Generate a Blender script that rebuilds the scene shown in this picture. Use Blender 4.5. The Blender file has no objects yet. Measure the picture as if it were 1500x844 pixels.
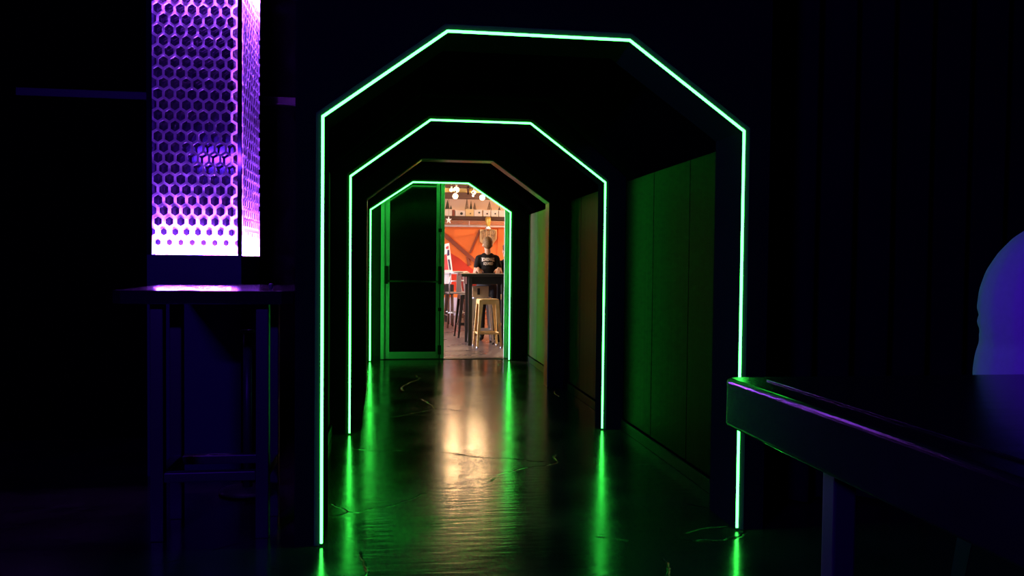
import bpy, bmesh, math, random
from mathutils import Vector, Matrix
from mathutils.bvhtree import BVHTree
random.seed(7)
S = bpy.context.scene
COL = S.collection
PI = math.pi

# ------------------------------------------------------------------ camera
HC, FPX, YAW, PITCH, ROLL = 1.25, 1218.86, .1454, .0299, .0102
CF = Vector((math.sin(YAW)*math.cos(PITCH), math.cos(YAW)*math.cos(PITCH), -math.sin(PITCH)))
_r = Vector((math.cos(YAW), -math.sin(YAW), 0)); _u = _r.cross(CF)
CR = math.cos(ROLL)*_r + math.sin(ROLL)*_u
CU = -math.sin(ROLL)*_r + math.cos(ROLL)*_u
cd = bpy.data.cameras.new('camera'); cam = bpy.data.objects.new('camera', cd); COL.objects.link(cam)
cd.sensor_width = 36; cd.lens = FPX*36/1500; cd.clip_start = .02; cd.clip_end = 200
m = Matrix.Identity(4)
for i in range(3):
    m[i][0], m[i][1], m[i][2] = CR[i], CU[i], -CF[i]
m[2][3] = HC
cam.matrix_world = m
S.camera = cam

# ------------------------------------------------------------------ world, exposure
w = bpy.data.worlds.new('world'); S.world = w; w.use_nodes = True
w.node_tree.nodes['Background'].inputs[0].default_value = (.2, .2, .35, 1)
w.node_tree.nodes['Background'].inputs[1].default_value = .0006
S.view_settings.view_transform = 'Standard'; S.view_settings.look = 'None'
S.view_settings.exposure = 0; S.view_settings.gamma = 1; S.view_settings.use_curve_mapping = False
S.cycles.use_denoising = True
S.cycles.sample_clamp_indirect = 6
S.cycles.max_bounces = 10; S.cycles.diffuse_bounces = 4; S.cycles.glossy_bounces = 5
S.cycles.transmission_bounces = 6; S.cycles.caustics_reflective = True

# levels of the place's own lights and of the added pendants (used by the lamps' builders)
E_GREEN = (.62, 15.0, 1.15)
E_PILLAR = (1800., 340., 5200.0)
E_FLOOD = (36.0, 5.0, 345.0)
P_FILL = 130

def ray(u, v):
    return CF + CR*((u-750)/FPX) - CU*((v-422)/FPX)
def at(u, v, Y):
    d = ray(u, v); return Vector((0, 0, HC)) + d*(Y/d.y)

# ------------------------------------------------------------------ materials
def mat(name, col, rough=.5, metal=0, spec=.5, emit=None, bump=None, noise=None, trans=None, coat=0, aniso=None):
    M = bpy.data.materials.new(name); M.use_nodes = True
    N = M.node_tree.nodes; L = M.node_tree.links; b = N['Principled BSDF']
    b.inputs['Base Color'].default_value = (*col, 1); b.inputs['Roughness'].default_value = rough
    b.inputs['Metallic'].default_value = metal; b.inputs['Specular IOR Level'].default_value = spec
    b.inputs['Coat Weight'].default_value = coat; b.inputs['Coat Roughness'].default_value = .08
    if emit:
        mx = max(emit); b.inputs['Emission Color'].default_value = (*[c/mx for c in emit], 1)
        b.inputs['Emission Strength'].default_value = mx
    if noise:   # (scale vec, amount colour2)
        sc, c2 = noise
        tc = N.new('ShaderNodeTexCoord'); mp = N.new('ShaderNodeMapping'); mp.inputs['Scale'].default_value = sc
        nz = N.new('ShaderNodeTexNoise'); nz.inputs['Scale'].default_value = 1; nz.inputs['Detail'].default_value = 6
        L.new(tc.outputs['Object'], mp.inputs['Vector']); L.new(mp.outputs[0], nz.inputs['Vector'])
        rp = N.new('ShaderNodeValToRGB'); rp.color_ramp.elements[0].position = .32; rp.color_ramp.elements[1].position = .68
        rp.color_ramp.elements[0].color = (*col, 1); rp.color_ramp.elements[1].color = (*c2, 1)
        L.new(nz.outputs['Fac'], rp.inputs[0]); L.new(rp.outputs[0], b.inputs['Base Color'])
        if bump:
            bp = N.new('ShaderNodeBump'); bp.inputs['Strength'].default_value = bump; bp.inputs['Distance'].default_value = .01
            L.new(nz.outputs['Fac'], bp.inputs['Height']); L.new(bp.outputs[0], b.inputs['Normal'])
    return M

def floor_mat(name, c1, c2, rough, cracks=True, spec=.5):
    M = bpy.data.materials.new(name); M.use_nodes = True
    N = M.node_tree.nodes; L = M.node_tree.links; b = N['Principled BSDF']
    tc = N.new('ShaderNodeTexCoord')
    n1 = N.new('ShaderNodeTexNoise'); n1.inputs['Scale'].default_value = 2.2; n1.inputs['Detail'].default_value = 9
    L.new(tc.outputs['Object'], n1.inputs['Vector'])
    mp = N.new('ShaderNodeMapping'); mp.inputs['Scale'].default_value = (2.0, 9.0, 1)
    n2 = N.new('ShaderNodeTexNoise'); n2.inputs['Scale'].default_value = 2.5; n2.inputs['Detail'].default_value = 8; n2.inputs['Distortion'].default_value = .4
    L.new(tc.outputs['Object'], mp.inputs[0]); L.new(mp.outputs[0], n2.inputs['Vector'])
    rp = N.new('ShaderNodeValToRGB'); rp.color_ramp.elements[0].color = (*c1, 1); rp.color_ramp.elements[1].color = (*c2, 1)
    rp.color_ramp.elements[0].position = .3; rp.color_ramp.elements[1].position = .72
    L.new(n1.outputs['Fac'], rp.inputs[0])
    mr = N.new('ShaderNodeMapRange'); mr.inputs['From Min'].default_value = .3; mr.inputs['From Max'].default_value = .7
    mr.inputs['To Min'].default_value = rough*.75; mr.inputs['To Max'].default_value = rough*1.35
    L.new(n1.outputs['Fac'], mr.inputs[0]); L.new(mr.outputs[0], b.inputs['Roughness'])
    bp = N.new('ShaderNodeBump'); bp.inputs['Strength'].default_value = .22; bp.inputs['Distance'].default_value = .006
    L.new(n2.outputs['Fac'], bp.inputs['Height'])
    nrm = bp.outputs[0]; colr = rp.outputs[0]
    if cracks:
        # wandering hairline cracks in the slab
        n3 = N.new('ShaderNodeTexNoise'); n3.inputs['Scale'].default_value = 3.0; n3.inputs['Detail'].default_value = 6
        L.new(tc.outputs['Object'], n3.inputs['Vector'])
        mixv = N.new('ShaderNodeMix'); mixv.data_type = 'VECTOR'; mixv.inputs['Factor'].default_value = .16
        L.new(tc.outputs['Object'], mixv.inputs[4]); L.new(n3.outputs['Color'], mixv.inputs[5])
        vo = N.new('ShaderNodeTexVoronoi'); vo.feature = 'DISTANCE_TO_EDGE'; vo.inputs['Scale'].default_value = .85
        L.new(mixv.outputs[1], vo.inputs['Vector'])
        r2 = N.new('ShaderNodeMapRange'); r2.inputs['From Min'].default_value = 0; r2.inputs['From Max'].default_value = .005
        L.new(vo.outputs['Distance'], r2.inputs[0])
        # only stretches of them are open
        n4 = N.new('ShaderNodeTexNoise'); n4.inputs['Scale'].default_value = 1.1
        L.new(tc.outputs['Object'], n4.inputs['Vector'])
        r3 = N.new('ShaderNodeMapRange'); r3.inputs['From Min'].default_value = .53; r3.inputs['From Max'].default_value = .58
        r3.inputs['To Min'].default_value = 1; r3.inputs['To Max'].default_value = 0
        L.new(n4.outputs['Fac'], r3.inputs[0])
        mxm = N.new('ShaderNodeMath'); mxm.operation = 'MAXIMUM'
        L.new(r2.outputs[0], mxm.inputs[0]); L.new(r3.outputs[0], mxm.inputs[1])
        b2 = N.new('ShaderNodeBump'); b2.inputs['Strength'].default_value = .8; b2.inputs['Distance'].default_value = .012
        L.new(mxm.outputs[0], b2.inputs['Height']); L.new(nrm, b2.inputs['Normal']); nrm = b2.outputs[0]
        mc = N.new('ShaderNodeMix'); mc.data_type = 'RGBA'; mc.inputs[6].default_value = (.004, .004, .004, 1)
        L.new(mxm.outputs[0], mc.inputs['Factor']); L.new(colr, mc.inputs[7]); colr = mc.outputs[2]
    L.new(nrm, b.inputs['Normal']); L.new(colr, b.inputs['Base Color'])
    b.inputs['Specular IOR Level'].default_value = spec
    return M

def translucent_mat(name, col):
    M = bpy.data.materials.new(name); M.use_nodes = True
    N = M.node_tree.nodes; L = M.node_tree.links
    N.remove(N['Principled BSDF'])
    t = N.new('ShaderNodeBsdfTranslucent'); t.inputs[0].default_value = (*col, 1)
    d = N.new('ShaderNodeBsdfDiffuse'); d.inputs[0].default_value = (*col, 1)
    mx = N.new('ShaderNodeMixShader'); mx.inputs[0].default_value = .35
    L.new(t.outputs[0], mx.inputs[1]); L.new(d.outputs[0], mx.inputs[2])
    L.new(mx.outputs[0], N['Material Output'].inputs['Surface'])
    return M

def dead_mat(name, col, rough=1.0):
    # light-absorbing flat paint: no sheen at grazing angles
    M_ = bpy.data.materials.new(name); M_.use_nodes = True
    N = M_.node_tree.nodes; L = M_.node_tree.links; N.remove(N['Principled BSDF'])
    d_ = N.new('ShaderNodeBsdfDiffuse'); d_.inputs['Roughness'].default_value = rough
    tc = N.new('ShaderNodeTexCoord'); nz = N.new('ShaderNodeTexNoise'); nz.inputs['Scale'].default_value = 3; nz.inputs['Detail'].default_value = 5
    rp = N.new('ShaderNodeValToRGB'); rp.color_ramp.elements[0].color = (*[c*.8 for c in col], 1); rp.color_ramp.elements[1].color = (*[c*1.25 for c in col], 1)
    L.new(tc.outputs['Object'], nz.inputs['Vector']); L.new(nz.outputs['Fac'], rp.inputs[0]); L.new(rp.outputs[0], d_.inputs[0])
    L.new(d_.outputs[0], N['Material Output'].inputs['Surface'])
    return M_
M = {}
M['floor'] = floor_mat('polished_dark_concrete', (.012, .011, .010), (.030, .027, .025), .165)
M['floor_bar'] = floor_mat('worn_brown_concrete', (.10, .072, .066), (.17, .125, .118), .30, cracks=False, spec=.4)
M['black'] = mat('black_paint', (.004, .004, .005), .45, spec=.18, noise=((3, 3, 3), (.009, .009, .010)))
M['matte'] = dead_mat('matte_black', (.0022, .0022, .0025))
M['facade'] = dead_mat('black_flat_board', (.0075, .0075, .011))
M['panel'] = mat('shaded_wood_panel', (.0015, .0014, .0012), .5, spec=.06, noise=((14, 14, .8), (.0035, .003, .0025)), bump=.12)  # nearest bay: the shade there is put into the panel colour
M['panel_half_lit'] = mat('half_lit_wood_panel', (.012, .009, .006), .45, spec=.2, noise=((9, 9, .7), (.022, .016, .010)), bump=.2)  # middle bay: same panelling, a half-lit tone in its colour
M['panel_lit'] = mat('lit_brown_wood_panel', (.055, .040, .022), .42, spec=.3, noise=((9, 9, .7), (.10, .075, .042)), bump=.25)  # far bay: same brown wood, lightened in colour for the light there
M['batten'] = dead_mat('brown_batten', (.006, .0025, .002))
M['trim'] = mat('dark_metal_trim', (.05, .05, .05), .35, metal=.6)
M['led'] = mat('green_led_diffuser', (.6, .9, .7), .4, emit=E_GREEN)
M['halo_band'] = dead_mat('dark_grey_halo_band', (.055, .055, .05))  # for the added band that shows the strip's halo
M['reveal'] = dead_mat('glow_lightened_reveal', (.016, .016, .014))  # inner arch faces, colour lightened to show the strip's glow
M['led_off'] = mat('unlit_led_diffuser', (.35, .38, .35), .35)
M['alu'] = mat('brushed_aluminium_paint', (.60, .70, .80), .45)
M['tint'] = mat('blacked_out_glass', (.004, .004, .005), .12, spec=.35)
M['hardware'] = mat('black_hardware', (.015, .015, .015), .4)
M['screen'] = translucent_mat('white_acrylic_screen', (.80, .78, .82))
M['core'] = mat('black_gloss_column', (.005, .004, .014), .07)
M['plinth'] = mat('navy_satin_plinth', (.026, .012, .064), .5, spec=.2)
M['pled'] = mat('violet_led_tape', (.5, .4, .6), .4, emit=E_PILLAR)
M['pled2'] = mat('weak_violet_led_tape', (.5, .4, .6), .4, emit=tuple(c*.42 for c in E_PILLAR))
M['lacquer'] = mat('black_lacquer_wood', (.007, .006, .008), .15, noise=((3, 30, 30), (.011, .010, .012)), bump=.012)
M['lacquer2'] = mat('black_satin_wood', (.004, .0038, .005), .17, spec=.3, noise=((3, 30, 30), (.006, .0055, .007)), bump=.015)
M['steel_blk'] = mat('black_painted_steel', (.022, .019, .028), .4, spec=.35)
M['drape'] = dead_mat('black_velour', (.010, .009, .014))
M['rail'] = mat('violet_grey_painted_rail', (.05, .035, .055), .5)
M['clubwall'] = dead_mat('black_flat_wall', (.0022, .0022, .003))
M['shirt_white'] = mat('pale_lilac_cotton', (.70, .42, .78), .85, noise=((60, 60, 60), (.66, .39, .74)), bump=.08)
M['skin'] = mat('skin', (.50, .26, .15), .5)
M['trousers'] = mat('dark_trousers', (.02, .02, .024), .85)
M['hair_fair'] = mat('short_fair_hair', (.27, .15, .05), .7, noise=((60, 60, 60), (.13, .07, .025)), bump=.5)
M['hair_dark'] = mat('dark_brown_hair', (.06, .022, .012), .6, noise=((70, 70, 20), (.10, .04, .02)), bump=.4)
M['tee'] = mat('black_cotton', (.008, .007, .007), .85, spec=.2)
M['print'] = mat('cream_print', (.75, .62, .48), .7)
M['flood'] = mat('blue_violet_lens', (.2, .1, .4), .4, emit=E_FLOOD)

# ------------------------------------------------------------------ builders
def props(o, label=None, cat=None, group=None, kind=None):
    if label: o['label'] = label
    if cat: o['category'] = cat
    if group: o['group'] = group
    if kind: o['kind'] = kind
    return o
ORG = {}
def empty(name, loc, rz=0):
    o = bpy.data.objects.new(name, None); COL.objects.link(o); o.location = loc; o.rotation_euler.z = rz
    o.empty_display_size = .1
    ORG[o.name] = Vector(loc); return o
def root_off(parent):
    if parent is None: return Vector((0, 0, 0))
    while parent.parent: parent = parent.parent
    return ORG.get(parent.name, Vector((0, 0, 0)))
def mesh(name, verts, faces, m, parent=None, local=False, smooth=False, mats=None, fmat=None):
    me = bpy.data.meshes.new(name)
    off = Vector((0, 0, 0)) if local else root_off(parent)
    me.from_pydata([tuple(Vector(v)-off) for v in verts], [], faces)
    me.validate()
    for x in (mats or [m]): me.materials.append(x)
    if fmat:
        for p, k in zip(me.polygons, fmat): p.material_index = k
    bm = bmesh.new(); bm.from_mesh(me); bmesh.ops.recalc_face_normals(bm, faces=bm.faces); bm.to_mesh(me); bm.free()
    if smooth: me.polygons.foreach_set('use_smooth', [True]*len(me.polygons))
    o = bpy.data.objects.new(name, me); COL.objects.link(o)
    if parent: o.parent = parent
    else: ORG[o.name] = Vector((0, 0, 0))
    return o
def from_bm(name, bm, m, parent=None, local=False, smooth=False):
    off = Vector((0, 0, 0)) if local else root_off(parent)
    for v in bm.verts: v.co -= off
    me = bpy.data.meshes.new(name); bm.to_mesh(me); bm.free()
    me.materials.append(m)
    if smooth: me.polygons.foreach_set('use_smooth', [True]*len(me.polygons))
    o = bpy.data.objects.new(name, me); COL.objects.link(o)
    if parent: o.parent = parent
    else: ORG[o.name] = Vector((0, 0, 0))
    return o
def bm_box(bm, x0, x1, y0, y1, z0, z1, bev=0, seg=2):
    r = bmesh.ops.create_cube(bm, size=1)
    for v in r['verts']:
        v.co = Vector((x0+(v.co.x+.5)*(x1-x0), y0+(v.co.y+.5)*(y1-y0), z0+(v.co.z+.5)*(z1-z0)))
    if bev:
        es = list({e for v in r['verts'] for e in v.link_edges})
        bmesh.ops.bevel(bm, geom=es, offset=bev, segments=seg, profile=.6, affect='EDGES')
def box(name, x0, x1, y0, y1, z0, z1, m, parent=None, bev=0, local=False, seg=2):
    bm = bmesh.new(); bm_box(bm, x0, x1, y0, y1, z0, z1, bev, seg)
    return from_bm(name, bm, m, parent, local)
def bm_tube(bm, pts, rad, n=8, cap=True):
    """a round bar along a polyline, mitred at its bends; rad may be a list"""
    pts = [Vector(p) for p in pts]; rs = rad if isinstance(rad, (list, tuple)) else [rad]*len(pts)
    rings = []; ref = None
    for i, p in enumerate(pts):
        a = (p-pts[i-1]).normalized() if i else (pts[1]-p).normalized()
        b = (pts[i+1]-p).normalized() if i < len(pts)-1 else a
        t = (a+b).normalized()
        if ref is None: ref = Vector((0, 1, 0)) if abs(t.y) < .9 else Vector((1, 0, 0))
        s = ref.cross(t).normalized(); k = t.cross(s)
        c = max(.35, t.dot(a))
        bend = (b-a)
        bend = bend.normalized() if bend.length > 1e-5 else None
        ring = []
        for j in range(n):
            an = 2*PI*j/n
            d = (s*math.cos(an)+k*math.sin(an))*rs[i]
            if bend is not None: d += bend*(d.dot(bend))*(1/c-1)
            ring.append(bm.verts.new(p+d))
        rings.append(ring)
    for r0, r1 in zip(rings, rings[1:]):
        for j in range(n): bm.faces.new((r0[j], r0[(j+1) % n], r1[(j+1) % n], r1[j]))
    if cap: bm.faces.new(rings[0][::-1]); bm.faces.new(rings[-1])
def tube(name, pts, rad, m, parent=None, n=8, local=False, smooth=True):
    bm = bmesh.new(); bm_tube(bm, pts, rad, n)
    bmesh.ops.recalc_face_normals(bm, faces=bm.faces)
    return from_bm(name, bm, m, parent, local, smooth)
def lathe(name, c, prof, m, parent=None, n=20, local=False, smooth=True):
    V = []; F = []
    for r, z in prof:
        for j in range(n): V.append((c[0]+r*math.cos(2*PI*j/n), c[1]+r*math.sin(2*PI*j/n), c[2]+z))
    for i in range(len(prof)-1):
        for j in range(n): F.append((i*n+j, i*n+(j+1) % n, (i+1)*n+(j+1) % n, (i+1)*n+j))
    F.append(tuple(range(n))[::-1]); F.append(tuple(range((len(prof)-1)*n, len(prof)*n)))
    return mesh(name, V, F, m, parent, local, smooth)
def prism(name, poly, ax, a0, a1, m, parent=None, bev=0, local=False):
    """polygon in the two other axes, extruded along ax from a0 to a1"""
    def P(q, a):
        return {'x': (a, q[0], q[1]), 'y': (q[0], a, q[1]), 'z': (q[0], q[1], a)}[ax]
    bm = bmesh.new()
    A = [bm.verts.new(P(q, a0)) for q in poly]; B = [bm.verts.new(P(q, a1)) for q in poly]
    bm.faces.new(A); bm.faces.new(B[::-1]); n = len(poly)
    for i in range(n): bm.faces.new((A[i], B[i], B[(i+1) % n], A[(i+1) % n]))
    bmesh.ops.recalc_face_normals(bm, faces=bm.faces)
    if bev: bmesh.ops.bevel(bm, geom=bm.edges[:], offset=bev, segments=2, profile=.6, affect='EDGES')
    return from_bm(name, bm, m, parent, local)
def copy_tree(o, parent=None):
    c = o.copy(); COL.objects.link(c); c.parent = parent
    for ch in o.children: copy_tree(ch, c)
    return c

# ------------------------------------------------------------------ the shell
YD = 10.75            # plane of the door at the far end of the tunnel
def structure(o): return props(o, kind='structure')
structure(box('floor', -5, 5, -2.2, YD-.02, -.10, 0, M['floor']))
structure(box('floor_bar', -3.2, 6.5, YD-.02, 21.2, -.10, 0, M['floor_bar']))
# club room
structure(box('wall_left', -5.1, -5, -2.3, 6.2, 0, 3.7, M['clubwall']))
structure(box('wall_rear', -5, 5, -2.3, -2.2, 0, 3.7, M['clubwall']))
structure(box('wall_club_back', -5, -.40, 6.1, 6.2, 0, 3.7, M['clubwall']))
structure(box('wall_right', 5, 5.1, -2.3, 6.2, 0, 3.7, M['clubwall']))
structure(box('ceiling', -5.1, 5.1, -2.3, 6.2, 3.7, 3.8, M['matte']))
structure(box('wall_club_back_right', 2.0, 5, 4.35, 4.45, 0, 3.7, M['clubwall']))
r_ = structure(box('trim_1', -2.50, -.40, 6.055, 6.10, 2.345, 2.40, M['rail'], bev=.006))
# tunnel shell, open octagon .14 m outside the arches
XL, XR, ZS, ZC, CL, CRX = -.422, 1.748, 1.90, 2.44, .22, 1.11
Y0, Y1 = 3.70, YD
structure(box('wall_tunnel_left_front', -.40, -.374, Y0+.33, 4.80, 0, ZS+.03, M['matte']))
wl = structure(box('wall_tunnel_left', XL-.04, XL-.012, 4.80, Y1, 0, ZS+.03, M['matte']))
wr = structure(box('wall_tunnel_right', XR+.012, XR+.06, Y0+.33, Y1, 0, ZS+.03, M['matte']))
ct = structure(box('ceiling_tunnel', CL-.05, CRX+.05, Y0+.33, Y1, ZC+.012, ZC+.06, M['matte']))
def slope(name, xa, za, xb, zb):
    nx, nz = (zb-za), -(xb-xa); l = math.hypot(nx, nz); nx, nz = nx/l*.04, nz/l*.04
    if (nx*((xa+xb)/2-.66)) < 0: nx, nz = -nx, -nz
    return structure(prism(name, [(xa, za), (xb, zb), (xb+nx, zb+nz), (xa+nx, za+nz)], 'y', Y0+.33, Y1, M['matte']))
slope('ceiling_slope_left', XL-.012, ZS, CL, ZC+.012); slope('ceiling_slope_right', XR+.012, ZS, CRX, ZC+.012)
AY = [3.70, 6.08, 8.22, 10.52]
cuts = [(4.05, 4.72), (4.728, 5.40), (5.408, 6.07), (6.30, 6.92), (6.928, 7.56), (7.568, 8.21), (8.44, 9.12), (9.128, 9.85), (9.858, 10.51)]
for a, b in cuts:
    for nm, x0, x1, par in (('panel', XL-.012, XL, wl), ('panel', XR, XR+.012, wr)):
        if par is wl and a < 4.75: continue          # the short front stretch is plain board
        box(nm, x0, x1, max(a, 4.81) if par is wl else a, b,   .085, ZS-.03, M['panel'] if a < 6.2 else M['panel_half_lit'] if a < 8.3 else M['panel_lit'], par, bev=.003)  # tone per bay paints in how much light falls there
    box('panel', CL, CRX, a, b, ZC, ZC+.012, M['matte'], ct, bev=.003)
structure(box('baseboard_left', XL, XL+.014, 4.81, Y1, 0, .075, M['black'], bev=.004))
structure(box('baseboard_right', XR-.014, XR, Y0+.33, Y1, 0, .075, M['black'], bev=.004))
for k, (yy, zz) in enumerate(((5.55, .05), (5.72, .03), (7.3, .04))):
    structure(box('trim_%d' % (k+2), CL+.02, CRX-.02, yy, yy+.07, ZC-zz, ZC, M['batten'], bev=.004))
# wall that closes the bar off from the tunnel, and the bar's own shell
for nm, x0, x1, z0, z1 in (('wall_exit_left', -3.2, -.12, 0, 3.9), ('wall_exit_right', 1.58, 6.5, 0, 3.9), ('wall_exit_top', -.12, 1.58, 2.42, 3.9)):
    structure(box(nm, x0, x1, YD, YD+.12, z0, z1, M['black']))

# ------------------------------------------------------------------ lit arches
A_PX = [dict(TL=(656, 47), TR=(922, 60), SL=(473, 174), SR=(1087, 190), BL=(473, 792), BR=(1080, 782)),
        dict(TL=(631, 177), TR=(777, 181), SL=(514, 260), SR=(884, 266), BL=(513, 638), BR=(883, 630)),
        dict(TL=(618, 234), TR=(722, 235), SL=(537, 292), SR=(804, 297), BL=(537, 560), BR=(802, 570)),
        dict(TL=(605, 267), TR=(686, 268), SL=(543, 306), SR=(747, 312), BL=(541, 531), BR=(747, 528))]
A_LAB = ['nearest and largest green-lit octagonal arch, black panelled front at the tunnel mouth',
         'second green-lit octagonal arch inside the dark tunnel',
         'unlit octagonal arch with a faint edge between the second and the farthest lit arches',
         'smallest, farthest green-lit octagonal arch right in front of the glazed door']
for k in range(4):
    Y = AY[k]; q = {c: at(*p, Y) for c, p in A_PX[k].items()}
    xl = (q['SL'].x+q['BL'].x)/2; xr = (q['SR'].x+q['BR'].x)/2
    zs = (q['SL'].z+q['SR'].z)/2; zt = (q['TL'].z+q['TR'].z)/2
    inner = [(xl, 0), (xl, zs), (q['TL'].x, zt), (q['TR'].x, zt), (xr, zs), (xr, 0)]
    if k == 0:
        outer = [(-.408, 0), (-.408, zs), (-.408, 3.69), (1.757, 3.69), (1.757, zs), (1.757, 0)]; dep = .33
    else:
        outer = [(XL, 0), (XL, ZS), (CL, ZC), (CRX, ZC), (XR, ZS), (XR, 0)]; dep = .20 if k < 3 else .10
    t = empty('light_arch', ((xl+xr)/2, Y+dep/2, 0))
    props(t, A_LAB[k], 'arch', 'octagonal arches along the tunnel')
    def ring_part(name, ids):
        V = []; F = []
        for i in ids:
            for (x, z) in (inner[i], outer[i]):
                V += [(x, Y, z), (x, Y+dep, z)]
        n = len(ids)
        for j in range(n-1):
            a, b = 4*j, 4*j+4          # in-front, in-back, out-front, out-back
            F += [(a, b, b+2, a+2), (a+1, a+3, b+3, b+1), (a, a+1, b+1, b), (a+2, b+2, b+3, a+3)]
        F += [(0, 2, 3, 1), (4*n-4, 4*n-3, 4*n-1, 4*n-2)]
        fm = [1 if i < 4*(n-1) and i % 4 == 2 else 0 for i in range(len(F))]
        o = mesh(name, V, F, None, t, mats=[M['facade'] if k == 0 else M['black'], M['reveal'] if k != 2 else M['trim']], fmat=fm)
        return o
    ring_part('jamb', (0, 1)); ring_part('header', (1, 2, 3, 4)); ring_part('jamb', (4, 5))
    rad = (.0062, .0070, .006, .0085)[k]
    IN, SY_ = (.6, -.001) if k < 3 else (-.35, -.003)
    def push(p, a, b, IN=IN):      # set the strip back into the face, just outside the opening's edge
        o_ = Vector((0, 0))
        for (s0, s1) in ((a, p), (p, b)):
            if s0 and s1:
                t_ = Vector((s1[0]-s0[0], s1[1]-s0[1])).normalized(); o_ += Vector((-t_.y, t_.x))
        return (p[0]+o_.normalized().x*rad*IN, Y+SY_, p[1]+o_.normalized().y*rad*IN)
    pts = [push(inner[i], inner[i-1] if i else None, inner[i+1] if i < 5 else None) for i in range(6)]
    pts[0] = (pts[0][0], pts[0][1], .012); pts[-1] = (pts[-1][0], pts[-1][1], .012)
    # added grey band around the strip, standing in for its halo
    if k != 2:
        halo_in = [push(inner[i], inner[i-1] if i else None, inner[i+1] if i < 5 else None, 1.0) for i in range(6)]
        halo_out = [push(inner[i], inner[i-1] if i else None, inner[i+1] if i < 5 else None, .036/rad) for i in range(6)]
        V = [(x, Y-.002, max(z, .002)) for x, _, z in halo_in]+[(x, Y-.002, max(z, .002)) for x, _, z in halo_out]
        V += [(x, Y+.0005, z) for x, _, z in V]
        F = []
        for i in range(5): F += [(i, i+1, i+7, i+6), (i+12, i+18, i+19, i+13), (i, i+12, i+13, i+1), (i+6, i+7, i+19, i+18)]
        mesh('halo_band', V, F, M['halo_band'], t)
    if k == 2:
        tube('led_strip', pts, rad, M['led_off'], t, n=8)
    else:
        tube('led_strip', pts, rad, M['led'], t, n=10)

# ------------------------------------------------------------------ glazed door leaf with panic bar, its frame
DY = YD+.0
fr = structure(box('trim_5', -.12, -.075, DY-.03, DY+.11, 0, 2.42, M['alu'], bev=.003))
structure(box('trim_6', 1.47, 1.58, DY-.01, DY+.03, 0, 2.42, M['alu'], bev=.003))
structure(box('trim_7', -.075, 1.47, DY-.03, DY+.11, 2.34, 2.42, M['alu'], bev=.003))
d = structure(empty('door_1', (.3, DY, 0)))
props(d, 'closed dark glazed door leaf in a green-lit metal frame with a push bar', 'door')
x0, x1 = -.075, .690; s = .066; y0, y1 = DY, DY+.045; zt = 2.34; zb = .009
box('stile', x0, x0+s, y0, y1, zb, zt, M['alu'], d, bev=.003)
box('stile', x1-.105, x1-.062, y0, y1, zb, zt, M['alu'], d, bev=.003)
box('stile', x1-.050, x1, y0-.012, y1, zb, zt, M['alu'], d, bev=.003)
box('rail', x0+s, x1-.105, y0, y1, zb, zb+.085, M['alu'], d, bev=.003)
box('rail', x0+s, x1-.105, y0, y1, zt-.085, zt, M['alu'], d, bev=.003)
box('light_stop', x0-.01, x0+.05, y1, y1+.02, zb, zt, M['hardware'], d)  # strips added behind the leaf to block light through its gaps
box('light_stop', x1-.07, x1-.03, y1, y1+.02, zb, zt, M['hardware'], d)
g = box('pane', x0+s, x1-.105, y0+.016, y0+.030, zb+.085, zt-.085, M['tint'], d)
b_ = tube('push_bar', [(x0+.02, y0-.05, 1.005), (x1-.06, y0-.05, 1.0)], .011, M['hardware'], d)
for xx in (x0+.024, x1-.058):
    box('bracket', xx-.022, xx+.022, y0-.062, y0, .97, 1.2, M['hardware'], b_, bev=.008)
tube('latch_rod', [(x1-.056, y0+.004, .06), (x1-.056, y0+.004, 2.28)], .006, M['hardware'], d)
for zz in (.06, .62, 1.64):
    box('rod_guide', x1-.078, x1-.036, y0-.014, y0+.004, zz, zz+(.12 if zz < .1 else .045), M['hardware'], d, bev=.004)
structure(box('door_sill', -.12, 1.58, DY-.04, DY+.11, 0, .008, M['trim']))

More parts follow.
